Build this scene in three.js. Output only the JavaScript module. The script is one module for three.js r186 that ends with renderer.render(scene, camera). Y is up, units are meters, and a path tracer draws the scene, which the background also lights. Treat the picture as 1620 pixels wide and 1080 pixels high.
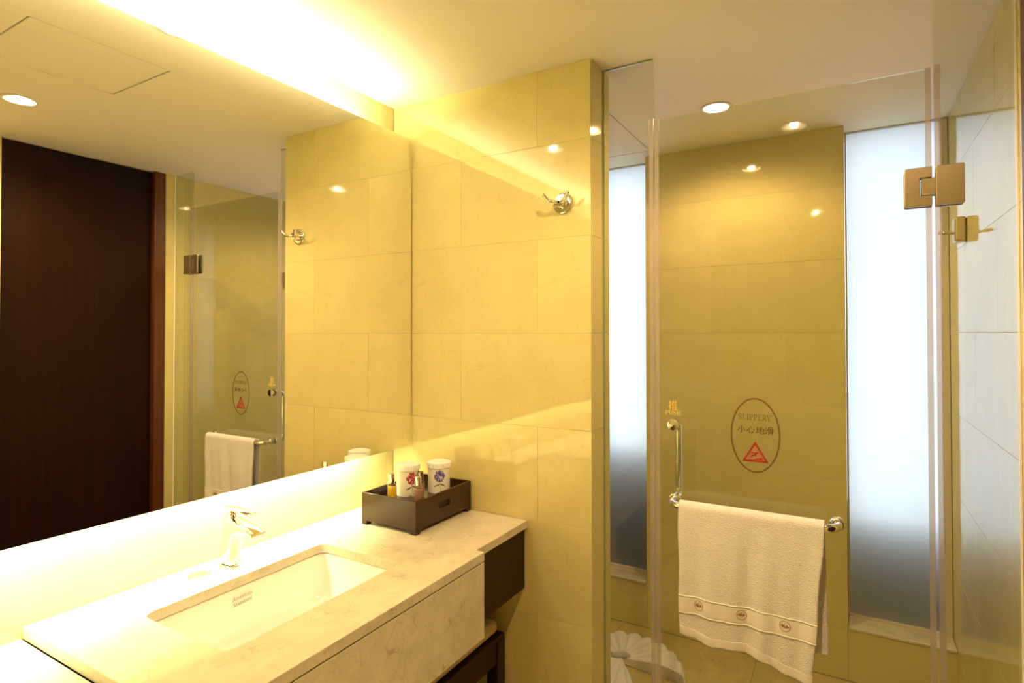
import * as THREE from 'three';
import { ConvexGeometry } from 'three/addons/geometries/ConvexGeometry.js';
import { RoundedBoxGeometry } from 'three/addons/geometries/RoundedBoxGeometry.js';
import { TextGeometry } from 'three/addons/geometries/TextGeometry.js';
import { FontLoader } from 'three/addons/loaders/FontLoader.js';
import { RectAreaLightUniformsLib } from 'three/addons/lights/RectAreaLightUniformsLib.js';
import { mergeGeometries, toCreasedNormals } from 'three/addons/utils/BufferGeometryUtils.js';

// ---------------------------------------------------------------- camera, sky, exposure
// Heights are y, distances from the camera towards the shower are written as depth D = -z.
const scene = new THREE.Scene();
const camera = new THREE.PerspectiveCamera(2 * Math.atan(540 / 909.5) * 180 / Math.PI, 1.5, 0.02, 100);
camera.position.set(0, 1.4, 0);
camera.rotation.order = 'YXZ';
camera.rotation.set(0.7679 * Math.PI / 180, 30.3211 * Math.PI / 180, -0.0639 * Math.PI / 180);
camera.setViewOffset(1620, 1080, 0, 25.4, 1620, 1080);
const renderer = new THREE.WebGLRenderer({ antialias: true });
renderer.toneMapping = THREE.LinearToneMapping;
renderer.toneMappingExposure = 1.0;
renderer.shadowMap.enabled = true;
RectAreaLightUniformsLib.init();
scene.background = new THREE.Color().setRGB(0.68, 0.80, 1.06);      // overcast daylight outside the frosted windows
scene.backgroundIntensity = 3.1;
const TUBE = [0.92, 0.89, 0.57], TUBE_NITS = [82, 84], SPOT = [1.0, 0.68, 0.38], SPOT_CD = [5.0, 0.8, 2.3];

// ---------------------------------------------------------------- helpers
let seed = 7;
const rnd = () => { seed = (seed * 1664525 + 1013904223) >>> 0; return seed / 4294967296; };
const names = {};
const numbered = (n) => { const k = names[n] = (names[n] ?? -1) + 1; return k ? `${n}_${String(k).padStart(3, '0')}` : n; };
function tag(o, label, category, group, kind) {
  o.userData = { label, category };
  if (group) o.userData.group = group;
  if (kind) o.userData.kind = kind;
  return o;
}
function thing(name, label, category, pos = [0, 0, 0], group, kind) {
  const o = new THREE.Group(); o.name = numbered(name); o.position.set(pos[0], pos[1], -pos[2]);
  scene.add(o); return tag(o, label, category, group, kind);
}
function part(name, geo, mat, parent, label) {
  const m = new THREE.Mesh(geo, mat); m.name = name; m.castShadow = m.receiveShadow = true;
  if (label) m.userData.label = label;
  parent.add(m); return m;
}
function single(name, geo, mat, label, category, pos = [0, 0, 0], group, kind) {
  const m = new THREE.Mesh(geo, mat); m.name = numbered(name); m.castShadow = m.receiveShadow = true;
  m.position.set(pos[0], pos[1], -pos[2]); scene.add(m); return tag(m, label, category, group, kind);
}
function boxUV(g, du = 0, dv = 0) {
  if (g.index) g = g.toNonIndexed();
  const p = g.attributes.position, uv = new Float32Array(p.count * 2), a = new THREE.Vector3(), b = new THREE.Vector3(), c = new THREE.Vector3();
  for (let i = 0; i < p.count; i += 3) {
    a.fromBufferAttribute(p, i); b.fromBufferAttribute(p, i + 1); c.fromBufferAttribute(p, i + 2);
    const n = b.clone().sub(a).cross(c.clone().sub(a)), ax = Math.abs(n.x), ay = Math.abs(n.y), az = Math.abs(n.z);
    [a, b, c].forEach((q, k) => {
      const [s, t] = ay >= ax && ay >= az ? [q.x, q.z] : ax >= az ? [q.z, q.y] : [q.x, q.y];
      uv[2 * (i + k)] = s + du; uv[2 * (i + k) + 1] = t + dv;
    });
  }
  g.setAttribute('uv', new THREE.BufferAttribute(uv, 2));
  return g;
}
// a box with chamfered edges (44 triangles), uv in metres
const cboxCache = {};
function cbox(w, h, d, c = 0.001, v = 0) {
  const key = [w, h, d, c, v].map((x) => x.toFixed(4)).join();
  if (cboxCache[key]) return cboxCache[key];
  const pts = [];
  for (const x of [-1, 1]) for (const y of [-1, 1]) for (const z of [-1, 1]) {
    pts.push(new THREE.Vector3(x * (w / 2 - c), y * (h / 2 - c), z * d / 2), new THREE.Vector3(x * (w / 2 - c), y * h / 2, z * (d / 2 - c)), new THREE.Vector3(x * w / 2, y * (h / 2 - c), z * (d / 2 - c)));
  }
  return cboxCache[key] = boxUV(new ConvexGeometry(pts), v * 0.37, v * 0.53);
}
// box between two corners, in x, y and depth
function block(x0, x1, y0, y1, d0, d1, c = 0.001) {
  return cbox(x1 - x0, y1 - y0, d1 - d0, c).clone().translate((x0 + x1) / 2, (y0 + y1) / 2, -(d0 + d1) / 2);
}
const merge = (list) => mergeGeometries(list.map((g) => {
  g = g.index ? g.toNonIndexed() : g.clone();
  for (const k of Object.keys(g.attributes)) if (!['position', 'normal', 'uv'].includes(k)) g.deleteAttribute(k);
  if (!g.attributes.uv) boxUV(g);
  return g;
}));
const vec = (x, y, d) => new THREE.Vector3(x, y, -d);
const tube = (pts, r, n = 24, m = 12, closed = false) => new THREE.TubeGeometry(new THREE.CatmullRomCurve3(pts, closed, 'catmullrom', 0.5), n, r, m, closed);
function rod(a, b, r, m = 16) { return new THREE.TubeGeometry(new THREE.LineCurve3(a, b), 1, r, m, false); }
const lathe = (pts, n = 40) => new THREE.LatheGeometry(pts.map(([r, y]) => new THREE.Vector2(r, y)), n);
function roundRect(w, h, r, Cls = THREE.Shape, cx = 0, cy = 0) {
  const s = new Cls(), x = cx - w / 2, y = cy - h / 2;
  s.moveTo(x + r, y); s.lineTo(x + w - r, y); s.absarc(x + w - r, y + r, r, -Math.PI / 2, 0);
  s.lineTo(x + w, y + h - r); s.absarc(x + w - r, y + h - r, r, 0, Math.PI / 2);
  s.lineTo(x + r, y + h); s.absarc(x + r, y + h - r, r, Math.PI / 2, Math.PI);
  s.lineTo(x, y + r); s.absarc(x + r, y + r, r, Math.PI, 1.5 * Math.PI);
  return s;
}
const slab = (shape, depth, bevel = 0.001, curve = 8) => new THREE.ExtrudeGeometry(shape, { depth: depth - 2 * bevel, bevelEnabled: bevel > 0, bevelThickness: bevel, bevelSize: bevel, bevelOffset: -bevel, bevelSegments: 2, curveSegments: curve }).translate(0, 0, bevel);
const poly = (pts) => new THREE.Shape(pts.map(([x, y]) => new THREE.Vector2(x, y)));

// ---------------------------------------------------------------- textures (computed grain only)
function noiseField(size, cells, s0) {                  // tileable value noise
  let s = s0; const r = () => { s = (s * 1103515245 + 12345) >>> 0; return (s >>> 8) / 16777216; };
  const g = Float32Array.from({ length: cells * cells }, r);
  return (x, y) => {
    x = ((x % 1) + 1) % 1 * cells; y = ((y % 1) + 1) % 1 * cells;
    const i = Math.floor(x), j = Math.floor(y), f = (t) => t * t * (3 - 2 * t), u = f(x - i), v = f(y - j);
    const at = (a, b) => g[(b % cells) * cells + (a % cells)];
    return (at(i, j) * (1 - u) + at(i + 1, j) * u) * (1 - v) + (at(i, j + 1) * (1 - u) + at(i + 1, j + 1) * u) * v;
  };
}
function dataTex(size, fn, srgb = false, repeat = [1, 1]) {
  const d = new Uint8Array(size * size * 4);
  for (let y = 0; y < size; y++) for (let x = 0; x < size; x++) {
    const c = fn(x / size, y / size), k = 4 * (y * size + x);
    for (let i = 0; i < 3; i++) d[k + i] = Math.max(0, Math.min(255, Math.round((Array.isArray(c) ? c[i] : c) * 255)));
    d[k + 3] = 255;
  }
  const t = new THREE.DataTexture(d, size, size); t.magFilter = THREE.LinearFilter; t.minFilter = THREE.LinearMipmapLinearFilter; t.generateMipmaps = true;
  t.wrapS = t.wrapT = THREE.RepeatWrapping; t.repeat.set(...repeat);
  if (srgb) t.colorSpace = THREE.SRGBColorSpace;
  t.needsUpdate = true; return t;
}
const n4 = noiseField(0, 4, 3), n8 = noiseField(0, 8, 11), n16 = noiseField(0, 16, 23), n32 = noiseField(0, 32, 31), n64 = noiseField(0, 64, 47), n128 = noiseField(0, 128, 59);
const fbm = (x, y) => 0.4 * n8(x, y) + 0.3 * n16(x, y) + 0.2 * n32(x, y) + 0.1 * n64(x, y);
// polished limestone: soft mottling with a few fine darker veins
const tileMap = dataTex(512, (x, y) => {
  const m = fbm(x, y) - 0.5, w = Math.abs(n8(x + 0.1 * n16(y, x), y) + 0.3 * n32(x, y) - 0.65), v = Math.max(0, 1 - w * 42) * n16(y, x) * 0.03, s = n64(x, y) > 0.86 ? 0.02 : 0;
  const k = 0.96 + 0.06 * m - v - s;
  return [k, k - 0.006 - v * 0.5, k - 0.015 + 0.04 * m - v];
}, true, [1 / 0.9, 1 / 0.9]);
const wavyMap = dataTex(128, (x, y) => 0.6 * n4(x, y) + 0.4 * n8(x, y), false, [1 / 0.7, 1 / 0.7]);
// creamy marble of the counter: denser brownish veining
const stoneMap = dataTex(512, (x, y) => {
  const m = fbm(x, y) - 0.5, ux = x + 0.12 * n8(x, y), uy = y + 0.12 * n8(y, x);
  const v1 = Math.max(0, 1 - Math.abs(n8(ux, uy) + 0.35 * n32(x, y) - 0.68) * 36), v2 = Math.max(0, 1 - Math.abs(n16(uy, ux) + 0.4 * n64(x, y) - 0.72) * 30);
  const v = (v1 * n16(y, x) + 0.6 * v2 * n8(x, y)) * 0.2, k = 0.93 + 0.14 * m;
  return [k - v * 0.75, k - 0.01 - v * 0.95, k - 0.03 - v * 1.15];
}, true, [1 / 0.55, 1 / 0.55]);
const woodMap = dataTex(512, (x, y) => {
  const g = 0.55 * n64(x, y * 0.06) + 0.45 * n128(x + 0.01 * n8(x, y), y * 0.06), b = n8(x, 0.1 + y * 0.1);
  const k = 0.62 + 0.3 * g * (0.6 + 0.6 * b); return [k, k * 0.96, k * 0.92];
}, true, [1 / 0.5, 1 / 2.0]);
const terryMap = dataTex(256, (x, y) => 0.55 * n128(x, y) + 0.3 * n64(x, y) + 0.15 * n16(x, y), false, [1 / 0.14, 1 / 0.14]);
const plasterMap = dataTex(256, (x, y) => fbm(x, y), false, [1 / 0.8, 1 / 0.8]);
const brushMap = dataTex(256, (x, y) => n128(x, y * 0.03), false, [1 / 0.08, 1 / 0.08]);

// ---------------------------------------------------------------- materials
const std = (rgb, roughness, o = {}) => new THREE.MeshStandardMaterial({ color: new THREE.Color().setRGB(...rgb), roughness, ...o });
const phy = (rgb, roughness, o = {}) => new THREE.MeshPhysicalMaterial({ color: new THREE.Color().setRGB(...rgb), roughness, ...o });
const TILE = [0.71, 0.62, 0.275];
const tileMats = [0, 1, 2, 3].map((k) => {
  const f = [1, 0.985, 1.015, 0.995][k], t = tileMap.clone(); t.offset.set(k * 0.27, k * 0.61); t.needsUpdate = true;
  return phy(TILE.map((c) => c * f), 0.05, { map: t, ior: 1.6, bumpMap: wavyMap, bumpScale: 0.0006 });
});
const M = {
  grout: std([0.72, 0.6, 0.34], 0.8),
  plaster: std([0.90, 0.83, 0.71], 0.75, { bumpMap: plasterMap, bumpScale: 0.0004 }),
  floor: phy([0.62, 0.5, 0.24], 0.25, { map: stoneMap }),
  stone: phy([0.77, 0.71, 0.56], 0.16, { map: stoneMap }),
  darkWood: phy([0.034, 0.011, 0.004], 0.35, { map: woodMap, specularIntensity: 0.5 }),
  redWood: phy([0.17, 0.048, 0.012], 0.35, { map: woodMap }),
  doorWood: phy([0.024, 0.007, 0.002], 0.42, { map: woodMap, specularIntensity: 0.3 }),
  trayWood: phy([0.040, 0.016, 0.005], 0.2, { specularIntensity: 0.75 }),
  mirror: std([0.93, 0.93, 0.91], 0.0, { metalness: 1 }),
  mirrorBack: std([0.30, 0.28, 0.25], 0.6),
  glass: phy([0.92, 0.94, 0.87], 0.0, { transmission: 1, thickness: 0, ior: 1.5 }),
  glassEdge: phy([0.25, 0.33, 0.22], 0.1, {}),
  seal: phy([0.84, 0.79, 0.76], 0.3, { transmission: 0.85, thickness: 0 }),
  frost: phy([0.93, 0.94, 0.96], 1.0, { transmission: 1, thickness: 0 }),
  frame: std([0.62, 0.56, 0.46], 0.4),
  chrome: std([0.86, 0.84, 0.80], 0.06, { metalness: 1 }),
  bronze: phy([0.52, 0.44, 0.32], 0.32, { metalness: 1, anisotropy: 0.8, bumpMap: brushMap, bumpScale: 0.00004 }),
  ceramic: phy([0.88, 0.86, 0.80], 0.1, { clearcoat: 0.6, clearcoatRoughness: 0.03 }),
  terry: std([0.88, 0.83, 0.80], 0.95, { bumpMap: terryMap, bumpScale: 0.003 }),
  flatWeave: std([0.86, 0.80, 0.76], 0.9),
  embroidery: std([0.36, 0.20, 0.035], 0.6),
  whiteTrim: std([0.85, 0.83, 0.78], 0.4),
  reflector: std([0.9, 0.87, 0.8], 0.15, { metalness: 1 }),
  lampGlow: std([1, 1, 1], 0.5, { emissive: new THREE.Color().setRGB(1, 0.86, 0.6), emissiveIntensity: 14 }),
  tubeGlow: std([1, 1, 1], 0.5, { emissive: new THREE.Color().setRGB(...TUBE), emissiveIntensity: 8 }),
  lampHousing: std([0.7, 0.7, 0.68], 0.5),
  gold: std([0.17, 0.095, 0.012], 0.5),
  goldBright: std([0.95, 0.66, 0.14], 0.45),
  red: std([0.34, 0.018, 0.014], 0.5),
  pink: std([0.42, 0.2, 0.09], 0.5),
  cushion: std([0.70, 0.58, 0.36], 0.8, { bumpMap: terryMap, bumpScale: 0.0006 }),
  paper: std([0.90, 0.88, 0.82], 0.55),
  print: std([0.28, 0.28, 0.28], 0.5),
  concrete: std([0.10, 0.10, 0.115], 0.9),
  outsideWall: std([0.34, 0.35, 0.4], 0.9),
  bottleGlass: phy([0.97, 0.96, 0.94], 0.0, { transmission: 1, thickness: 0, ior: 1.5 }),
  yellowLiquid: phy([0.95, 0.72, 0.08], 0.7, { transmission: 0.45, thickness: 0, ior: 1.2 }),
  clearLiquid: phy([0.86, 0.62, 0.56], 0.4, { transmission: 0.75, thickness: 0, ior: 1.2 }),
};

// ---------------------------------------------------------------- measures (metres)
const XW = -1.471, XM = -1.38, XR = 0.343, XP = -0.676, DP = 1.635, DP2 = 1.79, DG = 1.744, DB = 2.697, DF = -1.0, H = 2.244, C = 0.797;
const ROWS = [0, 0.2, 0.5, 0.8, 1.1, 1.4, 1.7, 2.0, H];

// ---------------------------------------------------------------- the setting: walls of single polished tiles
// side: 'front' faces the camera (-depth), 'right' faces -x, 'left' faces +x; a0..a1 runs along x or depth
function tiles(parent, side, at, a0, a1, y0, y1, jointsOf, rows = ROWS) {
  const J = 0.0014, T = 0.009;
  for (let r = 0; r < rows.length - 1; r++) {
    const b = Math.max(rows[r], y0), t = Math.min(rows[r + 1], y1);
    if (t - b < 0.01) continue;
    const cuts = [a0, ...jointsOf(r).filter((x) => x > a0 + 0.015 && x < a1 - 0.015), a1];
    for (let i = 0; i < cuts.length - 1; i++) {
      const w = cuts[i + 1] - cuts[i] - J, h = t - b - J, v = Math.floor(rnd() * 3);
      const g = side === 'front' ? cbox(w, h, T, 0.0002, v) : cbox(T, h, w, 0.0002, v);
      const m = part('tile', g, tileMats[Math.floor(rnd() * 4)], parent), c = (cuts[i] + cuts[i + 1]) / 2, off = T / 2 + 0.0003 * rnd();
      if (side === 'front') m.position.set(c, (b + t) / 2, -(at + off));
      else if (side === 'right') m.position.set(at + off, (b + t) / 2, -c);
      else m.position.set(at - off, (b + t) / 2, -c);
      m.rotation.set((rnd() - 0.5) * 0.0012, (rnd() - 0.5) * 0.0012, 0);
    }
  }
}
const bond = (even, odd) => (r) => { const o = r % 2 ? odd : even, out = []; for (let k = -6; k < 8; k++) out.push(o + 0.6 * k); return out; };
const wallLabel = (s) => s;
{
  const w = thing('wall_left', 'long polished beige tile wall behind the mirror and counter', 'wall', [0, 0, 0], null, 'structure');
  part('backing', block(XW - 0.12, XW - 0.0012, -0.05, H + 0.1, DF - 0.12, DB + 0.3), M.grout, w);
  tiles(w, 'left', XW, DF, DP, 0, H, bond(0.1, 0.4));
  tiles(w, 'left', XW, DP2, DB, 0, H, bond(0.1, 0.4));
}
{
  const w = thing('wall_partition', 'short yellow lit tile wall carrying a double hook, beside glass shower', 'wall', [0, 0, 0], null, 'structure');
  part('backing', block(XW + 0.0005, XP - 0.0012, -0.0, H + 0.05, DP + 0.0012, DP2 - 0.0005), M.grout, w);
  tiles(w, 'front', DP, XW + 0.001, XP, 0, H, bond(-1.161, -0.861));
  tiles(w, 'left', XP, DP + 0.0105, DP2, 0, H, () => []);
}
{
  const w = thing('wall_back', 'tiled rear wall of the shower between two frosted windows', 'wall', [0, 0, 0], null, 'structure');
  part('backing', block(-0.836, -0.01, 0, H + 0.05, DB + 0.0012, DB + 0.2), M.grout, w);
  part('lower_backing', block(XW - 0.05, -0.8365, 0, 0.205, DB + 0.0012, DB + 0.2), M.grout, w);
  part('lower_backing', block(-0.0095, XR + 0.05, 0, 0.205, DB + 0.0012, DB + 0.2), M.grout, w);
  part('outer_pier', block(XW - 0.12, -1.25, 0.205, H + 0.05, DB + 0.0012, DB + 0.2), M.grout, w);
  tiles(w, 'front', DB, -0.836, -0.01, 0, H, bond(-0.236, -0.536));
  tiles(w, 'front', DB, XW, -0.836, 0, 0.205, bond(-1.136, -1.136));
  tiles(w, 'front', DB, -0.01, XR, 0, 0.205, () => []);
}
{
  const w = thing('wall_right', 'polished tile wall at the hinge side of the shower', 'wall', [0, 0, 0], null, 'structure');
  part('backing', block(XR + 0.0012, XR + 0.12, -0.05, H + 0.1, 1.688, DB + 0.3), M.grout, w);
  part('backing', block(XR + 0.0012, XR + 0.12, -0.05, H + 0.1, DF - 0.12, 1.0075), M.grout, w);
  tiles(w, 'right', XR, 1.689, DB + 0.098, 0, H, bond(2.29, 1.975));
  tiles(w, 'right', XR, DF, 1.007, 0, H, bond(0.1, 0.4));
}
{
  const w = thing('wall_front', 'tile wall behind the place the photograph was taken from', 'wall', [0, 0, 0], null, 'structure');
  part('backing', block(XW - 0.12, XR + 0.12, -0.05, H + 0.1, DF - 0.12, DF - 0.001), M.grout, w);
  part('tile_facing', block(XW, XR, 0, H, DF - 0.001, DF), tileMats[0], w);
}
{
  const f = thing('floor', 'mottled beige stone floor of bathroom and shower', 'floor', [0, 0, 0], null, 'structure');
  part('backing', block(XW - 0.12, XR + 0.15, -0.12, -0.0105, DF - 0.12, DB + 0.3), M.grout, f);
  const xs = [XW, -0.95, -0.35, XR], ds = [DF, -0.4, 0.2, 0.8, 1.4, DG, 2.345, DB];
  for (let i = 0; i < 3; i++) for (let j = 0; j < ds.length - 1; j++) {
    const w = xs[i + 1] - xs[i] - 0.0012, d = ds[j + 1] - ds[j] - 0.0012;
    const m = part('tile', cbox(w, 0.01, d, 0.0006, (i * 5 + j * 3) % 7), M.floor, f);
    m.position.set((xs[i] + xs[i + 1]) / 2, -0.0055, -(ds[j] + ds[j + 1]) / 2);
  }
}
const LAMPS = [[-0.186, 0.885], [-1.168, 0.896], [-0.421, 2.235]], RL = 0.047;
const HATCH = [[-0.886, -0.521, 0.66, 1.035], [-1.25, -0.785, 1.86, 2.615]];
{
  const cl = thing('ceiling', 'plain white painted ceiling glowing yellow above the mirror', 'ceiling', [0, 0, 0], null, 'structure');
  const s = poly([[XW - 0.05, DF - 0.05], [XR + 0.11, DF - 0.05], [XR + 0.11, DB + 0.25], [XW - 0.05, DB + 0.25]]);
  for (const [x, d] of LAMPS) { const p = new THREE.Path(); p.absarc(x, d, RL, 0, Math.PI * 2); s.holes.push(p); }
  for (const [x0, x1, d0, d1] of HATCH) { const p = new THREE.Path(); p.moveTo(x0, d0); p.lineTo(x1, d0); p.lineTo(x1, d1); p.lineTo(x0, d1); s.holes.push(p); }
  part('plaster_sheet', boxUV(slab(s, 0.02, 0, 32).rotateX(-Math.PI / 2).translate(0, H, 0)), M.plaster, cl);
  part('upper_slab', block(XW - 0.12, XR + 0.15, H + 0.12, H + 0.2, DF - 0.12, DB + 0.3), M.grout, cl);
}
HATCH.forEach(([x0, x1, d0, d1], k) => single('ceiling_hatch', cbox(x1 - x0 - 0.010, 0.018, d1 - d0 - 0.010, 0.001), M.plaster,
  k ? 'white access panel in the shower ceiling behind the partition wall' : 'square white access panel in the ceiling, seen in the mirror', 'hatch', [(x0 + x1) / 2, H + 0.0095, (d0 + d1) / 2]));

// ---------------------------------------------------------------- frosted windows, sills and unseen blockers added outside
function makeWindow(n, x0, x1, label) {
  const w = thing('window_' + n, label, 'window', [0, 0, 0], null, 'structure');
  const d = DB + 0.1, y0 = 0.219;
  part('sill', block(x0 + 0.0005, x1 - 0.0005, 0.206, y0, DB - 0.006, d + 0.03, 0.003), M.stone, w);
  const F = 0.026;
  part('window_frame', merge([block(x0 + 0.001, x0 + 0.008, y0, H - 0.001, d, d + 0.03), block(x1 - F, x1 - 0.001, y0, H - 0.001, d, d + 0.03), block(x0 + 0.008, x1 - F, y0, y0 + 0.008, d, d + 0.03), block(x0 + 0.008, x1 - F, H - 0.005, H - 0.001, d, d + 0.03)]), M.frame, w);
  part('pane', new THREE.PlaneGeometry(x1 - x0 - F - 0.009, H - y0 - 0.0145).translate((x0 + 0.0085 + x1 - F) / 2, (H + y0 + 0.003) / 2, -(d + 0.015)), M.frost, w, 'frosted white pane');
}
makeWindow(1, -0.0095, XR, 'tall frosted window beside the hinge side wall of the shower');
makeWindow(2, -1.25, -0.8365, 'tall frosted window behind the narrow fixed glass panel');
single('shade_wall', block(-0.45, 1.6, -0.4, 0.64, DB + 0.235, DB + 0.34, 0.005), M.concrete, 'unseen dark wall added outside to shade the lower frosted pane by the hinge wall', 'shade_wall');  // unseen, added and sized to darken the lower part of this pane
single('shade_wall', block(-2.4, -0.455, -0.4, 0.84, DB + 0.235, DB + 0.34, 0.005), M.concrete, 'higher unseen dark wall added outside to shade the window behind the narrow glass panel', 'shade_wall');  // added taller, so the shade starts higher on the other window
single('light_block_ground', block(-60, 60, -9.1, -9, DB + 0.5, 120, 0.005), M.outsideWall, 'unseen grey ground plane added far below to cut sky light on the frosted windows', 'ground', [0, 0, 0], null, 'structure');  // unseen plane, added to block the sky glow from below the horizon

// ---------------------------------------------------------------- dark wooden door in the side wall (seen in the mirror)
{
  const d = thing('door_1', 'dark brown wooden door reaching the ceiling, seen in the mirror', 'door', [XR, 0, 1.32], null, 'structure');
  const loc = (x0, x1, y0, y1, d0, d1, c) => block(x0, x1, y0, y1, d0 - 1.32, d1 - 1.32, c);
  part('leaf', loc(0.03, 0.07, 0.004, H - 0.003, 1.009, 1.632, 0.002), M.doorWood, d);
  part('jamb', loc(-0.004, 0.1, 0.001, H - 0.002, 1.633, 1.687, 0.002), M.redWood, d, 'reddish brown jamb');
  part('closing_board', loc(0.071, 0.11, 0.0, H + 0.05, 1.0085, 1.6325), M.darkWood, d);
}

// ---------------------------------------------------------------- recessed downlights
const LAMP_LABEL = ['round recessed downlight in the bathroom ceiling, seen in the mirror', 'round recessed downlight in the ceiling above the washbasin counter', 'round recessed downlight in the shower ceiling'];
LAMPS.forEach(([x, d], k) => {
  const t = thing('downlight', LAMP_LABEL[k], 'downlight', [x, H, d]);
  part('trim_ring', lathe([[RL - 0.006, 0.004], [RL - 0.005, -0.001], [RL, -0.004], [RL + 0.008, -0.0035], [RL + 0.010, -0.0003], [RL - 0.001, 0.0]], 48), M.whiteTrim, t, 'white metal ring');
  part('reflector', lathe([[0.036, 0.05], [0.040, 0.03], [RL - 0.006, 0.004]], 48), M.reflector, t);
  part('lamp_face', lathe([[0.0, 0.026], [0.02, 0.027], [0.036, 0.032]], 40), M.lampGlow, t, 'glowing lamp face');
  part('housing', lathe([[RL - 0.002, 0.004], [RL - 0.002, 0.09], [0, 0.09]], 40), M.lampHousing, t);
  const s = new THREE.SpotLight(new THREE.Color().setRGB(...SPOT), SPOT_CD[k], 0, 1.5, 0.35, 2);
  s.name = 'downlight_beam'; s.position.set(0, 0.014, 0); s.target.position.set(0, -1, 0); s.castShadow = true; s.shadow.radius = 0.8;
  t.add(s); t.add(s.target);
});

// ---------------------------------------------------------------- mirror with hidden tubes
{
  const y0 = 0.991, y1 = 2.112, d0 = -0.55, d1 = 1.629;
  const m = thing('wall_mirror', 'large frameless wall mirror standing proud above the counter', 'mirror', [XM, (y0 + y1) / 2, (d0 + d1) / 2]);
  part('mirror_pane', cbox(0.005, y1 - y0, d1 - d0, 0.0007).clone().translate(-0.0025, 0, 0), M.mirror, m);
  part('back_box', cbox(0.083, y1 - y0 - 0.2, d1 - d0 - 0.3, 0.002).clone().translate(-0.0475, 0, 0), M.mirrorBack, m, 'mounting box behind the mirror');
  for (const [x, y, dir, label] of [[-1.424, y1 - 0.027, 1, 'glowing tube lamp hidden behind the upper edge of the mirror'], [-1.401, y0 + 0.035, -1, 'glowing tube lamp hidden behind the lower edge of the mirror']]) {
    const e0 = d0 + 0.05, e1 = 1.47, len = e1 - e0;
    const t = thing('tube_light', label, 'tube light', [x, y, (e0 + e1) / 2], 'tube lamps behind the mirror');
    part('tube', new THREE.CylinderGeometry(0.011, 0.011, len, 20).rotateX(Math.PI / 2), M.tubeGlow, t, 'glowing warm tube');
    for (const s of [-1, 1]) part('end_cap', new THREE.CylinderGeometry(0.0125, 0.0125, 0.02, 20).rotateX(Math.PI / 2).translate(0, 0, s * (len / 2 + 0.0105)), M.lampHousing, t);
    part('holder', cbox(x + 1.468 - 0.0115, 0.012, len - 0.05, 0.001).clone().translate(-(x + 1.468 + 0.0115) / 2, 0, 0), M.lampHousing, t);
    const l = new THREE.RectAreaLight(new THREE.Color().setRGB(...TUBE), TUBE_NITS[dir > 0 ? 0 : 1], 0.03, len);
    l.name = 'tube_glow'; l.position.set(0, dir * 0.014, 0); l.rotation.x = dir > 0 ? Math.PI / 2 : -Math.PI / 2; t.add(l);
  }
}

// ---------------------------------------------------------------- counter, basin, faucet
const CF = -0.871, CN = -0.898, CS = 1.337, CL = 0.52;
const SINK = { x: -1.165, d: 0.915, w: 0.29, l: 0.49 };
{
  const s = poly([[XW + 0.0008, CL], [CF, CL], [CF, CS], [CN, CS], [CN, DP - 0.0008], [XW + 0.0008, DP - 0.0008]]);
  s.holes.push(roundRect(SINK.w, SINK.l, 0.025, THREE.Path, SINK.x, SINK.d));
  single('vanity_countertop', boxUV(slab(s, 0.025, 0.0015, 10).rotateX(-Math.PI / 2).translate(0, -0.025, 0)), M.stone, 'cream marble counter slab with a rectangular basin cutout', 'countertop', [0, C, 0]);
  const cab = thing('vanity_cabinet', 'dark brown vanity body with a cream marble front panel', 'vanity', [-1.18, 0, 1.08]);
  const loc = (x0, x1, y0, y1, d0, d1, c) => block(x0 + 1.18, x1 + 1.18, y0, y1, d0 - 1.08, d1 - 1.08, c);
  part('front_board', loc(-0.925, -0.909, 0.577, C - 0.0265, CL + 0.02, DP - 0.001), M.darkWood, cab, 'dark brown board');
  part('side_board', loc(XW + 0.001, -0.926, 0.577, C - 0.0265, CL + 0.02, CL + 0.036), M.darkWood, cab);
  part('back_board', loc(XW + 0.001, XW + 0.02, 0.577, C - 0.0265, CL + 0.037, DP - 0.001), M.darkWood, cab);
  part('apron_panel', loc(-0.893, -0.873, 0.559, C - 0.029, CL + 0.002, CS + 0.004, 0.0015), M.stone, cab, 'cream marble front panel');
  part('bracket', loc(-0.908, -0.894, 0.6, 0.74, CL + 0.1, CS - 0.1), M.darkWood, cab);
  single('stone_ledge', block(XW + 0.001, -0.93, C - 0.055, C - 0.021, DF + 0.2, CL - 0.004, 0.002), M.stone, 'pale stone ledge beside the open end of the counter', 'ledge');
  single('ledge_support', block(XW + 0.001, -0.95, 0.0, C - 0.056, DF + 0.25, CL - 0.02, 0.002), M.darkWood, 'dark wooden cabinet under the pale stone ledge', 'cabinet');
}
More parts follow.
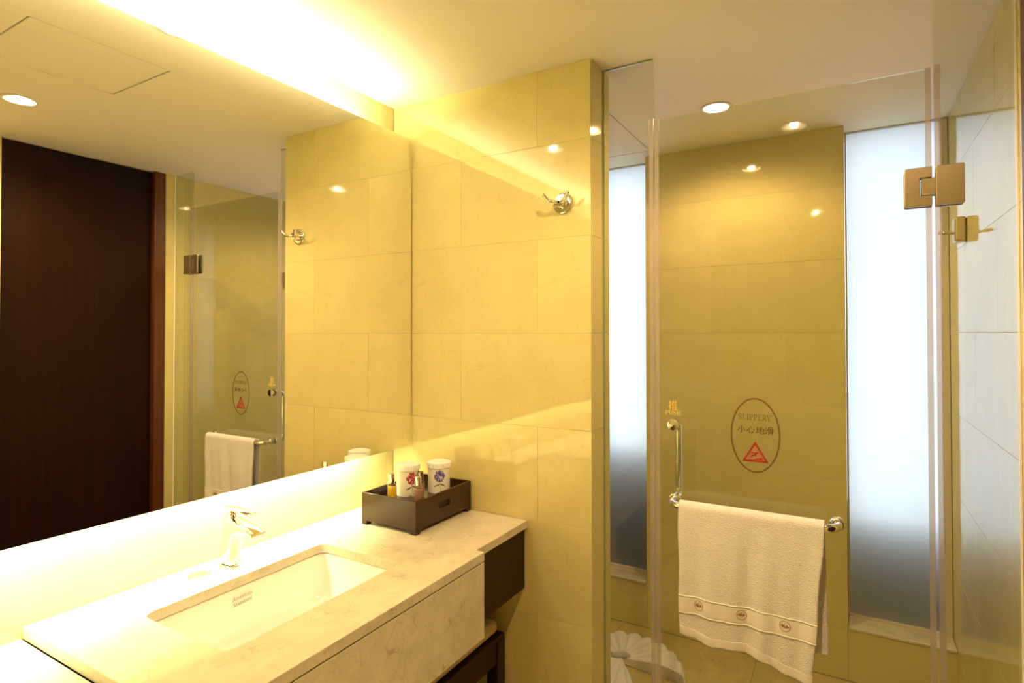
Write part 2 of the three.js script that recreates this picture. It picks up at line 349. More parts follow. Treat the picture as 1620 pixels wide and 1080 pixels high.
{
  const t = thing('washbasin', 'white rectangular undermount basin set into the marble counter', 'basin', [SINK.x, C - 0.0255, SINK.d]);
  const rings = [], N = 72;
  const ring = (w, l, r, y) => { const s = roundRect(w, l, r).getSpacedPoints(N).slice(0, N); rings.push(s.map((p) => [p.x, y, p.y])); };
  ring(SINK.w + 0.05, SINK.l + 0.05, 0.04, -0.012); ring(SINK.w + 0.05, SINK.l + 0.05, 0.04, -0.0005); ring(SINK.w + 0.012, SINK.l + 0.012, 0.032, -0.0005);
  for (const [k, y] of [[0.004, -0.006], [-0.002, -0.04], [-0.012, -0.08], [-0.03, -0.11], [-0.06, -0.125], [-0.14, -0.132], [-0.25, -0.136]]) ring(SINK.w + k, SINK.l + k, Math.min(0.03 - k * 0.3, (SINK.w + k) / 2 - 0.001), y);
  const pos = [], idx = [];
  rings.forEach((r) => r.forEach((p) => pos.push(...p)));
  for (let i = 0; i < rings.length - 1; i++) for (let j = 0; j < N; j++) { const a = i * N + j, b = i * N + (j + 1) % N; idx.push(a, b, a + N, b, b + N, a + N); }
  const last = (rings.length - 1) * N; pos.push(0, -0.137, 0); for (let j = 0; j < N; j++) idx.push(last + j, last + (j + 1) % N, pos.length / 3 - 1);
  const g = new THREE.BufferGeometry(); g.setAttribute('position', new THREE.Float32BufferAttribute(pos, 3)); g.setIndex(idx); g.computeVertexNormals();
  part('bowl', g, M.ceramic, t);
  part('drain', lathe([[0, -0.128], [0.016, -0.128], [0.019, -0.131], [0.024, -0.132], [0.026, -0.1345]], 32), M.chrome, t, 'chrome drain');
  const font = await new FontLoader().loadAsync('fonts/droid/droid_serif_regular.typeface.json');
  const logo = (text, y) => { const q = new TextGeometry(text, { font, size: 0.0085, depth: 0.0003, curveSegments: 3 }); q.computeBoundingBox(); q.translate(-q.boundingBox.max.x / 2, y, 0); return q; };
  const L = part('printed_mark', merge([logo('American', 0.007), logo('Standard', -0.007)]), M.print, t, 'small grey printed mark');
  L.rotation.y = Math.PI / 2; L.position.set(-SINK.w / 2 + 0.003, -0.036, 0.01); L.rotation.z = 0.02;
  M.font = font;
}
{
  const t = thing('basin_faucet', 'chrome single lever faucet with a flat spout behind the basin', 'faucet', [-1.392, C, 0.928]);
  part('base_ring', lathe([[0.0, 0.0005], [0.0275, 0.0005], [0.0275, 0.004], [0.024, 0.007], [0, 0.007]], 40), M.chrome, t);
  const bodyS = new THREE.Shape(); bodyS.moveTo(-0.022, 0); bodyS.lineTo(0.022, 0); bodyS.quadraticCurveTo(0.02, 0.05, 0.03, 0.077); bodyS.quadraticCurveTo(0.05, 0.09, 0.075, 0.092); bodyS.lineTo(0.07, 0.106); bodyS.quadraticCurveTo(0.03, 0.116, -0.008, 0.122); bodyS.quadraticCurveTo(-0.018, 0.06, -0.022, 0);
  part('body', toCreasedNormals(slab(bodyS, 0.036, 0.004, 12).translate(0, 0.0075, -0.018), 0.6), M.chrome, t);
  part('spout', toCreasedNormals(slab(poly([[0.01, 0.1275], [0.03, 0.1265], [0.112, 0.101], [0.112, 0.0945], [0.07, 0.1015], [0.03, 0.118]]), 0.042, 0.002).translate(0, 0.002, -0.021), 0.6), M.chrome, t, 'flat sloping chrome spout');
  part('neck', lathe([[0, 0.128], [0.014, 0.128], [0.012, 0.14], [0.013, 0.149], [0, 0.149]], 28).translate(0.004, 0, 0), M.chrome, t);
  part('lever', toCreasedNormals(slab(poly([[-0.018, 0.150], [0.02, 0.150], [0.085, 0.1435], [0.086, 0.148], [0.02, 0.157], [-0.016, 0.157]]), 0.034, 0.0015).translate(0, 0, -0.017), 0.6), M.chrome, t, 'flat chrome lever');
  single('crescent_cap', lathe([[0, 0.006], [0.018, 0.006], [0.025, 0.004], [0.027, 0.0005], [0, 0.0005]], 40), M.chrome, 'small round chrome cap added for a dark crescent beside the faucet', 'cap', [-1.395, C, 0.846]);  // added chrome disc standing in for a dark crescent mark by the faucet
}

// ---------------------------------------------------------------- tray with cups and bottles
const TF = 0.868;                                                   // height of the tray floor
{
  const x0 = -1.335, x1 = -1.115, d0 = 1.338, d1 = 1.628, b = C + 0.012, top = C + 0.1, T = 0.008;
  const t = thing('amenity_tray', 'dark brown wooden tray box on short feet at the counter end', 'tray', [(x0 + x1) / 2, C, (d0 + d1) / 2]);
  const W = x1 - x0, D = d1 - d0;
  const loc = (a0, a1, y0, y1, e0, e1, c = 0.001) => block(a0, a1, y0 - C, y1 - C, e0, e1, c);
  part('end_panel', loc(-W / 2, W / 2, b, top, -D / 2, -D / 2 + T), M.trayWood, t);
  part('end_panel', loc(-W / 2, W / 2, b, top, D / 2 - T, D / 2), M.trayWood, t);
  for (const s of [-1, 1]) {
    const lower = poly([[-D / 2 + T, b - C], [D / 2 - T, b - C], [D / 2 - T, 0.072], [-D / 2 + T, 0.072]]);
    const h = new THREE.Path(); h.moveTo(-0.03, 0.05); h.lineTo(0.03, 0.05); h.lineTo(0.03, 0.0685); h.lineTo(-0.03, 0.0685); lower.holes.push(h);
    const p = part('side_panel', boxUV(slab(lower, T - 0.002, 0).rotateY(Math.PI / 2)), M.trayWood, t); p.position.x = s > 0 ? W / 2 - T : -W / 2 + 0.002;
    part('rim_rail', loc(s > 0 ? W / 2 - T : -W / 2, s > 0 ? W / 2 : -W / 2 + T, C + 0.0725, top, -D / 2 + T, D / 2 - T), M.trayWood, t);
  }
  for (const g of [loc(-W / 2 + T + 0.0005, -W / 2 + T + 0.003, b + 0.004, top - 0.03, -D / 2 + T + 0.001, D / 2 - T - 0.001), loc(W / 2 - T - 0.003, W / 2 - T - 0.0005, b + 0.004, top - 0.03, -D / 2 + T + 0.001, D / 2 - T - 0.001)]) part('inner_lining', g, M.darkWood, t);
  part('floor_board', loc(-W / 2 + T + 0.0035, W / 2 - T - 0.0035, TF - 0.006, TF, -D / 2 + T + 0.0005, D / 2 - T - 0.0005), M.trayWood, t);
  for (const sx of [-1, 1]) for (const sd of [-1, 1]) part('foot', loc(sx * (W / 2 - 0.011) - 0.011, sx * (W / 2 - 0.011) + 0.011, C, b - 0.0002, sd * (D / 2 - 0.011) - 0.011, sd * (D / 2 - 0.011) + 0.011), M.trayWood, t);
}
function flowerTexture(petal, deep) {
  const c = document.createElement('canvas'); c.width = 1024; c.height = 320;
  const g = c.getContext('2d'); g.fillStyle = '#f2efe6'; g.fillRect(0, 0, 1024, 320);
  g.strokeStyle = '#6f7040'; g.lineWidth = 5; g.beginPath(); g.moveTo(512, 120); g.quadraticCurveTo(505, 210, 530, 300); g.stroke();
  g.fillStyle = '#7c7b4c';
  for (const [x, y, a] of [[468, 222, -0.35], [556, 216, 0.4]]) { g.beginPath(); g.ellipse(x, y, 46, 9, a, 0, 7); g.fill(); }
  for (let k = 0; k < 150; k++) {
    const r = 72 * Math.sqrt(rnd()), a = rnd() * 6.283, q = 8 + 7 * rnd();
    g.fillStyle = [petal, deep, petal, '#efe6ea'][Math.floor(rnd() * 3.4)]; g.beginPath(); g.ellipse(512 + r * Math.cos(a), 110 + r * 0.85 * Math.sin(a), q * 1.5, q * 0.7, a, 0, 7); g.fill();
  }
  const t = new THREE.CanvasTexture(c); t.colorSpace = THREE.SRGBColorSpace; return t;
}
function cup(x, d, turn, tex, label) {
  const t = thing('lidded_cup', label, 'cup', [x, TF + 0.0006, d], 'lidded cups in the tray'); t.rotation.y = turn;
  const R = 0.036, h = 0.088;
  const wall = new THREE.CylinderGeometry(R + 0.001, R, h, 56, 1, true).translate(0, h / 2, 0);
  part('cup_body', wall, std([1, 1, 1], 0.4, { map: tex }), t, 'white wall printed with a flower');
  part('cup_base', lathe([[0, 0], [R - 0.002, 0], [R, 0.0015]], 40), M.paper, t);
  const pts = []; for (let k = 0; k < 144; k++) { const a = k / 144 * 2 * Math.PI, r = 0.0392 + (k % 4 < 2 ? 0.0007 : -0.0003); pts.push([r * Math.cos(a), r * Math.sin(a)]); }
  const lid = part('lid', slab(poly(pts), 0.017, 0.001).rotateX(-Math.PI / 2).translate(0, h - 0.006, 0), M.paper, t, 'ribbed white lid');
  part('lid_top', lathe([[0, 0.0035], [0.030, 0.003], [0.036, 0.0002]], 40).translate(0, h + 0.011, 0), M.paper, lid);
}
cup(-1.262, 1.474, 0.709 + Math.PI + 0.38, flowerTexture('#c8473c', '#8e2430'), 'white lidded cup printed with a red flower');
cup(-1.196, 1.556, 0.655 + Math.PI + 0.05, flowerTexture('#6f6bb4', '#43407f'), 'white lidded cup printed with a blue flower');
function bottle(x, d, liquid, label, capMat = M.chrome, s = 1) {
  const t = thing('toiletry_bottle', label, 'bottle', [x, TF + 0.0006, d], 'toiletry bottles in the tray'); t.scale.setScalar(s);
  part('flask', lathe([[0, 0.0005], [0.0125, 0.0005], [0.0145, 0.002], [0.0145, 0.046], [0.0125, 0.050], [0.0085, 0.052], [0.0085, 0.055], [0.0072, 0.055], [0.0072, 0.051], [0.0118, 0.048], [0.0131, 0.045], [0.0131, 0.004], [0, 0.0035]], 36), M.bottleGlass, t, 'clear glass flask');
  part('liquid', lathe([[0, 0.0038], [0.0129, 0.0043], [0.0129, 0.04], [0, 0.04]], 36), liquid, t);
  part('cap', lathe([[0.0095, 0.0545], [0.0100, 0.055], [0.0100, 0.081], [0.0093, 0.082], [0, 0.082]], 32), capMat, t, 'shiny metal cap');
}
bottle(-1.267, 1.402, M.yellowLiquid, 'small bottle of yellow liquid with a silver cap in the tray');
bottle(-1.170, 1.416, M.clearLiquid, 'small bottle of pinkish clear liquid with a silver cap in the tray');
bottle(-1.212, 1.478, M.clearLiquid, 'small capped bottle tucked between the two lidded cups', std([0.35, 0.3, 0.25], 0.2, { metalness: 1 }), 0.97);

// ---------------------------------------------------------------- stool under the vanity
{
  const x0 = -1.30, x1 = -0.962, d0 = 1.1, d1 = 1.60, t = thing('vanity_stool', 'dark wooden stool with a beige cushion pushed under the vanity', 'stool', [(x0 + x1) / 2, 0, (d0 + d1) / 2]);
  const W = x1 - x0, D = d1 - d0;
  part('cushion', new RoundedBoxGeometry(W - 0.026, 0.042, D - 0.036, 4, 0.018).translate(0, 0.461, 0), M.cushion, t, 'beige cushion');
  part('seat_board', block(-W / 2, W / 2, 0.425, 0.4395, -D / 2 + 0.005, D / 2 - 0.005), M.darkWood, t);
  for (const s of [-1, 1]) part('rail', block(s * (W / 2 - 0.015) - 0.01, s * (W / 2 - 0.015) + 0.01, 0.355, 0.4245, -D / 2 + 0.045, D / 2 - 0.045), M.darkWood, t);
  for (const s of [-1, 1]) part('rail', block(-W / 2 + 0.045, W / 2 - 0.045, 0.355, 0.4245, s * (D / 2 - 0.015) - 0.01, s * (D / 2 - 0.015) + 0.01), M.darkWood, t);
  for (const sx of [-1, 1]) for (const sd of [-1, 1]) part('leg', block(sx * (W / 2 - 0.022) - 0.022, sx * (W / 2 - 0.022) + 0.022, 0.0005, 0.4245, sd * (D / 2 - 0.022) - 0.022, sd * (D / 2 - 0.022) + 0.022, 0.003), M.darkWood, t);
}

// ---------------------------------------------------------------- hooks
{
  const t = thing('robe_hook', 'shiny double robe hook on the yellow tile wall', 'hook', [-0.768, 1.806, DP]);
  const face = (g) => g.rotateX(Math.PI / 2);                       // lathe axis from +y to +z, out of the wall
  part('wall_plate', face(lathe([[0, 0.0005], [0.030, 0.0005], [0.033, 0.003], [0.032, 0.007], [0.026, 0.009], [0, 0.009]], 48)), M.chrome, t, 'round chrome plate');
  part('stem', face(lathe([[0.018, 0.0095], [0.0165, 0.014], [0.0165, 0.032], [0.015, 0.034], [0, 0.034]], 36)), M.chrome, t);
  part('prong', tube([new THREE.Vector3(-0.005, 0, 0.0345), new THREE.Vector3(-0.014, -0.001, 0.042), new THREE.Vector3(-0.028, 0.003, 0.050), new THREE.Vector3(-0.040, 0.018, 0.058)], 0.0055, 30), M.chrome, t);
  part('prong', tube([new THREE.Vector3(0.005, 0, 0.0345), new THREE.Vector3(0.014, -0.001, 0.042), new THREE.Vector3(0.028, 0.003, 0.050), new THREE.Vector3(0.040, 0.018, 0.058)], 0.0055, 30), M.chrome, t);
  for (const s of [-1, 1]) part('prong_tip', new THREE.SphereGeometry(0.006, 16, 12).translate(s * 0.040, 0.018, 0.058), M.chrome, t);
}
{
  const t = thing('wall_hook', 'squarish bronze hook on the shower side wall below the hinge', 'hook', [XR, 1.747, 2.44]);
  part('wall_plate', new RoundedBoxGeometry(0.032, 0.085, 0.06, 4, 0.008).translate(-0.0165, 0, 0), M.bronze, t);
  part('prong', merge([rod(new THREE.Vector3(-0.033, -0.01, 0), new THREE.Vector3(-0.062, -0.008, 0), 0.0045), new THREE.SphereGeometry(0.008, 18, 12).scale(0.6, 1, 1).translate(-0.058, -0.008, 0), new THREE.SphereGeometry(0.006, 18, 12).translate(-0.068, -0.006, 0)]), M.bronze, t);
}

// ---------------------------------------------------------------- glass shower front
const G0 = DG - 0.005, G1 = DG + 0.005, XA = -0.510, XB = 0.183, GT = 2.054;
const pane = (x0, x1, y0, y1) => cbox(x1 - x0, y1 - y0, 0.01, 0.0004).clone().translate((x0 + x1) / 2, (y0 + y1) / 2, 0);
{
  const t = thing('fixed_glass_panel', 'narrow fixed glass panel between the partition wall and the shower door', 'glass panel', [0, 0, DG]);
  part('glass_pane', pane(XP + 0.002, XA - 0.002, 0.002, H - 0.001), M.glass, t);
  part('seal_strip', block(XA - 0.0155, XA - 0.002, 0.01, GT + 0.004, -0.0085, -0.0055, 0.0006), M.seal, t, 'translucent plastic seal');
  part('wall_profile', block(XP + 0.0005, XP + 0.0045, 0.002, H - 0.001, -0.009, -0.0055, 0.0005), M.glassEdge, t, 'greenish silicone joint');
  part('ceiling_joint', block(XP + 0.006, XA - 0.003, H - 0.004, H - 0.0008, -0.009, -0.0055, 0.0005), M.glassEdge, t);
}
{
  const t = thing('fixed_glass_panel', 'fixed glass panel between the shower door hinge and the side wall', 'glass panel', [0, 0, DG]);
  part('glass_pane', pane(XB + 0.003, XR - 0.002, 0.002, H - 0.001), M.glass, t);
  part('seal_strip', block(XB + 0.003, XB + 0.0165, 0.01, GT + 0.004, -0.0085, -0.0055, 0.0006), M.seal, t, 'translucent plastic seal');
  part('wall_profile', block(XR - 0.0045, XR - 0.0005, 0.002, H - 0.001, -0.010, -0.0055, 0.0005), M.whiteTrim, t, 'pale silicone joint');
}
const DOOR = thing('glass_shower_door', 'clear glass shower door with stickers, bronze hinge and towel bar', 'shower door', [0, 0, DG]);
{
  const t = DOOR;
  part('glass_pane', pane(XA + 0.002, XB - 0.003, 0.012, GT), M.glass, t);
  part('seal_strip', block(XA + 0.001, XA + 0.0145, 0.012, GT, -0.0085, -0.0055, 0.0006), M.seal, t, 'translucent plastic seal');
  part('seal_strip', block(XB - 0.0155, XB - 0.003, 0.012, GT, -0.0085, -0.0055, 0.0006), M.seal, t, 'translucent plastic seal');
  // hinge: a notched plate on the door, a tongue and a plate on the fixed panel
  const hy = 1.759, hh = 0.096;
  const notch = new THREE.Shape(); const x0 = 0.124, x1 = XB - 0.003;
  notch.moveTo(x0 + 0.006, hy - hh / 2); notch.lineTo(x1, hy - hh / 2); notch.lineTo(x1, hy - 0.022); notch.lineTo(x0 + 0.031, hy - 0.022); notch.lineTo(x0 + 0.031, hy + 0.022); notch.lineTo(x1, hy + 0.022); notch.lineTo(x1, hy + hh / 2); notch.lineTo(x0 + 0.006, hy + hh / 2);
  notch.quadraticCurveTo(x0, hy + hh / 2, x0, hy + hh / 2 - 0.006); notch.lineTo(x0, hy - hh / 2 + 0.006); notch.quadraticCurveTo(x0, hy - hh / 2, x0 + 0.006, hy - hh / 2);
  for (const s of [1, -1]) {
    const hz = s > 0 ? 0.0088 : -0.0168;
    const hinge = part('hinge', boxUV(slab(notch, 0.008, 0.0012).translate(0, 0, hz)), M.bronze, t, 'brushed bronze hinge');
    part('tongue', boxUV(block(x0 + 0.035, XB + 0.0045, hy - 0.0205, hy + 0.0205, -hz - 0.007, -hz - 0.001, 0.001).clone()), M.bronze, hinge);
    part('hinge_plate', boxUV(slab(roundRect(0.056, hh, 0.004, THREE.Shape, XB + 0.0045 + 0.028, hy), 0.0085, 0.0012).translate(0, 0, hz)), M.bronze, hinge);
  }
  // towel bar outside, upright pull inside
  const by = 0.900, bz = 0.06, L = -0.449, Rr = -0.028, br = 0.0115;
  const bar = part('towel_bar', tube([new THREE.Vector3(L, by, 0.0075), new THREE.Vector3(L, by, 0.03), new THREE.Vector3(L + 0.006, by, 0.047), new THREE.Vector3(L + 0.022, by, bz), new THREE.Vector3(L + 0.06, by, bz), new THREE.Vector3(Rr - 0.06, by, bz), new THREE.Vector3(Rr - 0.022, by, bz), new THREE.Vector3(Rr - 0.006, by, 0.047), new THREE.Vector3(Rr, by, 0.03), new THREE.Vector3(Rr, by, 0.0075)], br, 120, 20), M.chrome, t, 'chrome towel bar with bent ends');
  for (const x of [L, Rr]) part('flange', lathe([[0, 0.0058], [0.018, 0.0058], [0.0185, 0.009], [0.0165, 0.0115], [0.0165, 0.015], [0.0135, 0.018], [0.0118, 0.018]], 36).rotateX(Math.PI / 2).translate(x, by, 0), M.chrome, bar);
  const ky = 1.125, kx = -0.4555;
  const pull = part('pull_handle', tube([new THREE.Vector3(kx, ky, -0.0075), new THREE.Vector3(kx, ky, -0.035), new THREE.Vector3(kx, ky - 0.006, -0.048), new THREE.Vector3(kx, ky - 0.02, -0.055), new THREE.Vector3(kx, ky - 0.06, -0.055), new THREE.Vector3(kx, by + 0.06, -0.055), new THREE.Vector3(kx, by + 0.02, -0.055), new THREE.Vector3(kx, by + 0.006, -0.048), new THREE.Vector3(kx, by, -0.035), new THREE.Vector3(kx, by, -0.0075)], 0.0105, 90, 18), M.chrome, t, 'upright chrome pull on the shower side');
  part('bolt_cap', lathe([[0, 0.0058], [0.0155, 0.0058], [0.0165, 0.008], [0.0165, 0.014], [0.0155, 0.0155], [0, 0.0155]], 36).rotateX(Math.PI / 2).translate(kx, ky, 0), M.chrome, pull, 'round bolt cap');
  for (const y of [ky, by]) part('flange', lathe([[0, 0.0058], [0.016, 0.0058], [0.016, 0.009], [0.0108, 0.013]], 32).rotateX(-Math.PI / 2).translate(kx, y, 0), M.chrome, pull);
}
// lettering stuck on the outer face of the glass
const SZ = 0.0058, ST = 0.0004;
const flat = (shape) => new THREE.ExtrudeGeometry(shape, { depth: ST, bevelEnabled: false, curveSegments: 24 });
function strokes(list, cx, cy, w, h, lw) {                          // strokes in a unit square, y downwards
  const out = [];
  for (const pts of list) for (let i = 0; i < pts.length - 1; i++) {
    const [ax, ay] = pts[i], [bx, by] = pts[i + 1], A = [cx + (ax - 0.5) * w, cy - (ay - 0.5) * h], B = [cx + (bx - 0.5) * w, cy - (by - 0.5) * h];
    const dx = B[0] - A[0], dy = B[1] - A[1], l = Math.hypot(dx, dy) || 1e-6, k = Math.abs(dy) > Math.abs(dx) ? lw : lw * 0.75, nx = -dy / l * k / 2, ny = dx / l * k / 2;
    out.push(flat(poly([[A[0] + nx, A[1] + ny], [B[0] + nx, B[1] + ny], [B[0] - nx, B[1] - ny], [A[0] - nx, A[1] - ny]])));
  }
  return out;
}
const G = {
  tui: [[[0.04, 0.26], [0.36, 0.24]], [[0.22, 0.04], [0.22, 0.9], [0.1, 0.82]], [[0.02, 0.6], [0.38, 0.48]], [[0.58, 0.04], [0.42, 0.4]], [[0.5, 0.26], [0.5, 0.97]], [[0.72, 0.05], [0.78, 0.2]], [[0.5, 0.26], [0.96, 0.26]], [[0.5, 0.48], [0.93, 0.48]], [[0.5, 0.7], [0.93, 0.7]], [[0.5, 0.93], [0.99, 0.93]], [[0.73, 0.26], [0.73, 0.93]]],
  xiao: [[[0.5, 0.04], [0.5, 0.93], [0.38, 0.84]], [[0.27, 0.32], [0.05, 0.72]], [[0.72, 0.32], [0.95, 0.7]]],
  xin: [[[0.16, 0.45], [0.05, 0.75]], [[0.32, 0.3], [0.33, 0.78], [0.42, 0.9], [0.72, 0.9], [0.78, 0.7]], [[0.48, 0.14], [0.6, 0.34]], [[0.8, 0.35], [0.95, 0.62]]],
  di: [[[0.02, 0.36], [0.36, 0.34]], [[0.19, 0.1], [0.19, 0.78]], [[0.0, 0.84], [0.38, 0.72]], [[0.4, 0.48], [0.94, 0.28], [0.92, 0.62], [0.84, 0.62]], [[0.66, 0.04], [0.66, 0.72]], [[0.5, 0.22], [0.5, 0.82], [0.58, 0.92], [0.94, 0.92], [0.98, 0.74]]],
  hua: [[[0.06, 0.1], [0.18, 0.22]], [[0.02, 0.38], [0.14, 0.48]], [[0.04, 0.92], [0.2, 0.62]], [[0.42, 0.4], [0.42, 0.06], [0.86, 0.06], [0.86, 0.4]], [[0.42, 0.22], [0.64, 0.22], [0.64, 0.4]], [[0.28, 0.52], [0.28, 0.4], [0.98, 0.4], [0.96, 0.52]], [[0.42, 0.96], [0.42, 0.52], [0.86, 0.52], [0.86, 0.94], [0.78, 0.94]], [[0.42, 0.66], [0.86, 0.66]], [[0.42, 0.8], [0.86, 0.8]]],
};
function word(text, size, cx, y, stretch = 1) {
  const q = new TextGeometry(text, { font: M.font, size, depth: ST, curveSegments: 4 }); q.computeBoundingBox();
  return q.translate(-q.boundingBox.max.x / 2, 0, 0).scale(stretch, 1, 1).translate(cx, y, 0);
}
{
  const cx = -0.2275, cy = 1.113;
  const ring = new THREE.Shape(); ring.absellipse(cx, cy, 0.065, 0.1045, 0, Math.PI * 2);
  const hole = new THREE.Path(); hole.absellipse(cx, cy, 0.0606, 0.1001, 0, Math.PI * 2); ring.holes.push(hole);
  const chars = ['xiao', 'xin', 'di', 'hua'].flatMap((k, i) => strokes(G[k], cx - 0.036 + i * 0.0243, 1.128, 0.022, 0.023, 0.0026));
  const st = part('warning_sticker', merge([flat(ring), word("SLIPPERY'", 0.0165, cx, 1.155, 0.80), ...chars]).translate(0, 0, SZ), M.gold, DOOR, 'oval gold outlined slippery floor sticker');
  const tri = poly([[cx, 1.096], [cx - 0.0345, 1.0385], [cx + 0.0345, 1.0385]]), th = poly([[cx, 1.086], [cx - 0.0265, 1.0435], [cx + 0.0265, 1.0435]]);
  tri.holes.push(new THREE.Path(th.getPoints()));
  const man = [[[0.12, 0.32], [0.36, 0.30], [0.5, 0.42], [0.62, 0.26], [0.78, 0.42]], [[0.62, 0.26], [0.46, 0.58], [0.28, 0.60], [0.14, 0.78]], [[0.46, 0.58], [0.56, 0.7]], [[0.02, 0.86], [0.08, 0.9]], [[0.14, 0.84], [0.2, 0.9]]];
  const head = new THREE.Shape(); head.absarc(cx + 0.001, 1.0735, 0.0028, 0, 7);
  const wedge = poly([[cx - 0.004, 1.0455], [cx + 0.0185, 1.0455], [cx + 0.0175, 1.0525]]);
  part('red_triangle', merge([flat(tri), flat(head), flat(wedge), ...strokes(man, cx + 0.0005, 1.0595, 0.032, 0.026, 0.0028)]).translate(0, 0, SZ + 0.0003), M.red, st, 'red triangle with a slipping figure');
  part('pink_ground', flat(th).translate(0, 0, SZ - 0.0002), M.pink, st);
  part('push_lettering', merge([...strokes(G.tui, -0.4565, 1.1835, 0.030, 0.031, 0.0023), word('PUSH', 0.0125, -0.4565, 1.1545, 1.05)]).translate(0, 0, SZ), M.goldBright, DOOR, 'gold push lettering');
}

// ---------------------------------------------------------------- hand towel over the bar
{
  const bz = 0.06, by = 0.900, r = 0.0165, xl = -0.424, xr = -0.056, NX = 90, NT = 150;
  const t = thing('hand_towel', 'white terry hand towel with three round emblems hanging on the bar', 'towel', [0, by, DG - bz]);
  // surface point for s across 0..1 and q: drop below the bar on the front (q > 0) or on the back (q < 0); |q| < 0.028 lies over the bar
  const bottom = (s) => 0.352 + 0.042 * s + 0.006 * Math.sin(s * 9) ;
  function S(s, w) {                                                 // w from 0 (front hem) to 1 (back hem)
    const front = bottom(s), back = 0.335, arc = Math.PI * r, total = front + arc + back, l = w * total;
    const x0 = xl + (xr - xl) * s;
    let x = x0, y, z;
    if (l < front) {
      const q = front - l, k = q / front, f = Math.min(1, q / 0.09);
      z = r + f * (0.0035 * Math.sin(s * 19 + 1.2 + k) + 0.003 * Math.sin(s * 33 + 0.6 * k) + 0.004 * Math.sin(s * 9.5 - 0.5)) * (0.4 + 0.9 * k) + 0.004 * k;
      y = -q; x = x0 - 0.030 * k * s * s + 0.004 * k * (1 - s) + 0.0015 * Math.sin(q * 30) * (s > 0.5 ? s : s - 1) ;
    } else if (l < front + arc) { const a = (l - front) / r; z = r * Math.cos(a); y = r * Math.sin(a); } else {
      const q = l - front - arc, k = q / back; z = -r + 0.003 * Math.sin(s * 15 + 2) * Math.min(1, q / 0.1); y = -q - 0.004 * Math.sin(s * 5) * k; x = x0 + 0.006 * k * s;
    }
    return new THREE.Vector3(x, y, z);
  }
  const normalAt = (s, w) => { const e = 0.004, a = S(Math.min(1, s + e), w).sub(S(Math.max(0, s - e), w)), b = S(s, Math.min(1, w + e)).sub(S(s, Math.max(0, w - e))); return a.cross(b).normalize(); };
  const pos = [], uv = [], idx = [], TH = 0.0022;
  const stride = NX + 1, layer = stride * (NT + 1);
  for (const side of [1, -1]) for (let j = 0; j <= NT; j++) for (let i = 0; i <= NX; i++) {
    const s = i / NX, w = j / NT, p = S(s, w).addScaledVector(normalAt(s, w), side * TH); pos.push(p.x, p.y, p.z); uv.push(s * 0.37, w * 0.76);
  }
  for (let j = 0; j < NT; j++) for (let i = 0; i < NX; i++) {
    const a = j * stride + i, b = a + 1, c = a + stride, d = c + 1; idx.push(a, b, c, b, d, c, a + layer, c + layer, b + layer, b + layer, c + layer, d + layer);
  }
  const rim = (list) => { for (let k = 0; k < list.length - 1; k++) { const a = list[k], b = list[k + 1]; idx.push(a, a + layer, b, b, a + layer, b + layer); } };
  const row = (j) => Array.from({ length: NX + 1 }, (_, i) => j * stride + i), col = (i) => Array.from({ length: NT + 1 }, (_, j) => j * stride + i);
  rim(row(0)); rim(row(NT)); rim(col(0)); rim(col(NX));
  const g = new THREE.BufferGeometry(); g.setAttribute('position', new THREE.Float32BufferAttribute(pos, 3)); g.setAttribute('uv', new THREE.Float32BufferAttribute(uv, 2)); g.setIndex(idx); g.computeVertexNormals();
  part('terry_cloth', g, M.terry, t);
  const total = (s) => bottom(s) + Math.PI * r + 0.335;
  const onFront = (s, h, lift) => { const w = (h < 0 ? bottom(s) + h : h) / total(s); return S(s, w).addScaledVector(normalAt(s, w), TH + lift); };     // h above the hem, or (negative) below the bar
  function strip(h0, h1, lift, n = 90) {                             // a woven band across the front
    const P = [], I = [];
    for (let i = 0; i <= n; i++) for (const [h, l] of [[h0, 0.0], [h0 + 0.001, lift], [h1 - 0.001, lift], [h1, 0.0]]) { const p = onFront(0.003 + 0.994 * i / n, h, l); P.push(p.x, p.y, p.z); }
    for (let i = 0; i < n; i++) for (let k = 0; k < 3; k++) { const a = i * 4 + k; I.push(a, a + 4, a + 1, a + 4, a + 5, a + 1); }
    const q = new THREE.BufferGeometry(); q.setAttribute('position', new THREE.Float32BufferAttribute(P, 3)); q.setIndex(I); q.computeVertexNormals(); return q;
  }
  const band = part('woven_band', strip(-0.287, -0.246, 0.0012), M.flatWeave, t, 'smooth woven band');
  part('hem_band', strip(0.004, 0.026, 0.0016), M.flatWeave, t, 'smooth stitched hem');
  part('band_cord', strip(-0.293, -0.288, 0.0022), M.flatWeave, t);
  part('band_cord', strip(-0.2455, -0.2415, 0.0022), M.flatWeave, t);
  for (const x of [-0.372, -0.257, -0.142]) {
    const s0 = (x - xl) / (xr - xl) + 0.012, h0 = -0.264, R = 0.0132;
    const P = (a, b) => onFront(s0 + a / (xr - xl), h0 + b, 0.0017);
    const circle = Array.from({ length: 28 }, (_, k) => P(R * Math.cos(k / 28 * 6.2832), R * Math.sin(k / 28 * 6.2832)));
    const curl = [[-9, -1], [-7, 2], [-6, -2], [-5, 3], [-4, -3], [-3, 3], [-2, -3], [-0.5, 5], [0, -3], [2, 1], [3, -3], [4, 3], [5, -2], [6, 2], [7, -1], [9, 0]].map(([a, b]) => P(a * 0.0012, b * 0.0016));
    part('emblem', merge([tube(circle, 0.0007, 90, 5, true), tube(curl, 0.0006, 90, 5)]), M.embroidery, band, 'round brown embroidered emblem');
  }
}

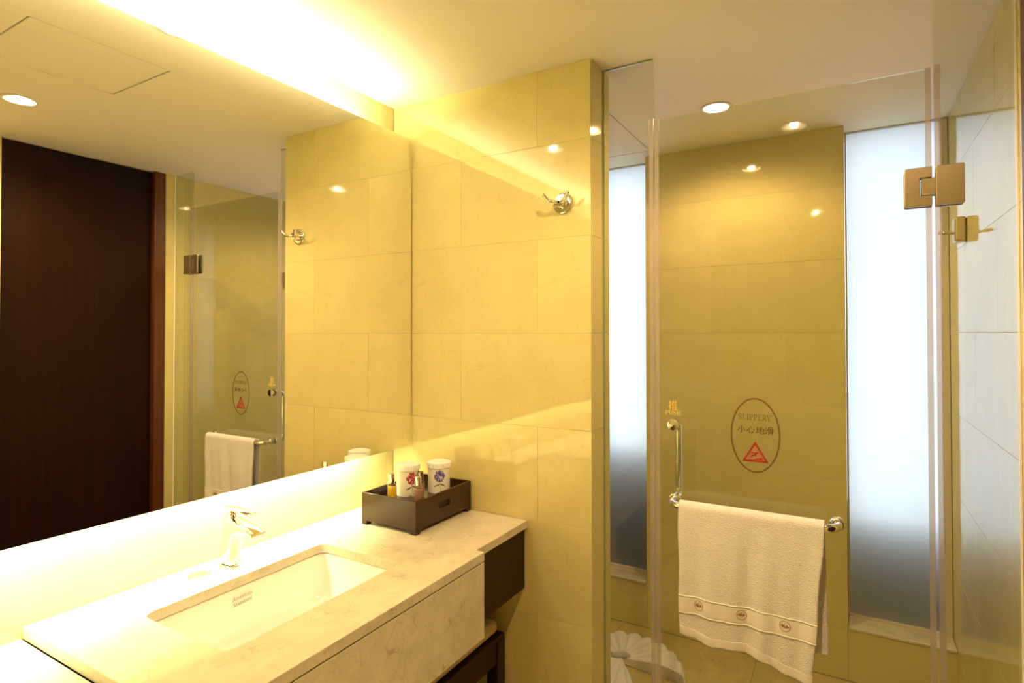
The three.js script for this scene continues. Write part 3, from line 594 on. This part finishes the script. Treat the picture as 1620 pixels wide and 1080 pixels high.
// ---------------------------------------------------------------- fan folded towel on the shower floor
{
  const t = thing('folded_bath_mat', 'white towel folded into a pleated fan on the shower floor', 'towel', [-0.838, 0.0, 2.352]);
  function fan(a0, a1, R, pleats, hgt) {
    const NA = pleats * 14, NR = 22, P = [], I = [], UVs = [];
    for (let i = 0; i <= NA; i++) {
      const f = i / NA, a = a0 + (a1 - a0) * f, ph = f * pleats, tri = Math.abs(((ph % 1) + 1) % 1 - 0.5) * 2, ridge = Math.pow(Math.sin(tri * Math.PI / 2), 0.8);
      const Ra = R(f) * (0.985 + 0.018 * ridge);
      for (let j = 0; j <= NR; j++) {
        const k = j / NR, rr = Ra * k, lift = Math.sin(Math.min(1, k * 1.3) * Math.PI / 2) * (1 - 0.45 * Math.pow(k, 3));
        const y = 0.012 + hgt * lift * (0.35 + 0.65 * ridge) + 0.016 * Math.exp(-k * k * 30);
        P.push(rr * Math.cos(a), j === NR ? 0.004 : y, -rr * Math.sin(a)); UVs.push(rr * Math.cos(a), rr * Math.sin(a));
      }
    }
    const st = NR + 1; for (let i = 0; i < NA; i++) for (let j = 0; j < NR; j++) { const a = i * st + j; I.push(a, a + 1, a + st, a + 1, a + st + 1, a + st); }
    // sides and underside
    const base = P.length / 3; for (let i = 0; i <= NA; i++) for (let j = 0; j <= NR; j++) { const k = 3 * (i * st + j); P.push(P[k], 0.001, P[k + 2]); UVs.push(0, 0); }
    for (let i = 0; i < NA; i++) { const a = i * st + NR; I.push(a, a + base, a + st, a + base, a + st + base, a + st); }
    for (const i of [0, NA]) for (let j = 0; j < NR; j++) { const a = i * st + j; I.push(a, a + base, a + 1, a + 1, a + base, a + 1 + base); }
    const g = new THREE.BufferGeometry(); g.setAttribute('position', new THREE.Float32BufferAttribute(P, 3)); g.setAttribute('uv', new THREE.Float32BufferAttribute(UVs, 2)); g.setIndex(I); g.computeVertexNormals(); return g;
  }
  const d = Math.PI / 180;
  part('pleated_fan', fan(-4 * d, 170 * d, (f) => 0.268 - 0.055 * Math.sin(f * 2.6), 9, 0.042), M.terry, t);
  part('pleated_fan', fan(-155 * d, -58 * d, () => 0.25, 6, 0.034), M.terry, t);
  part('fold_knot', new THREE.SphereGeometry(1, 32, 20).scale(0.04, 0.014, 0.016).rotateY(0.5).translate(-0.004, 0.036, 0), M.terry, t);
}

renderer.render(scene, camera);
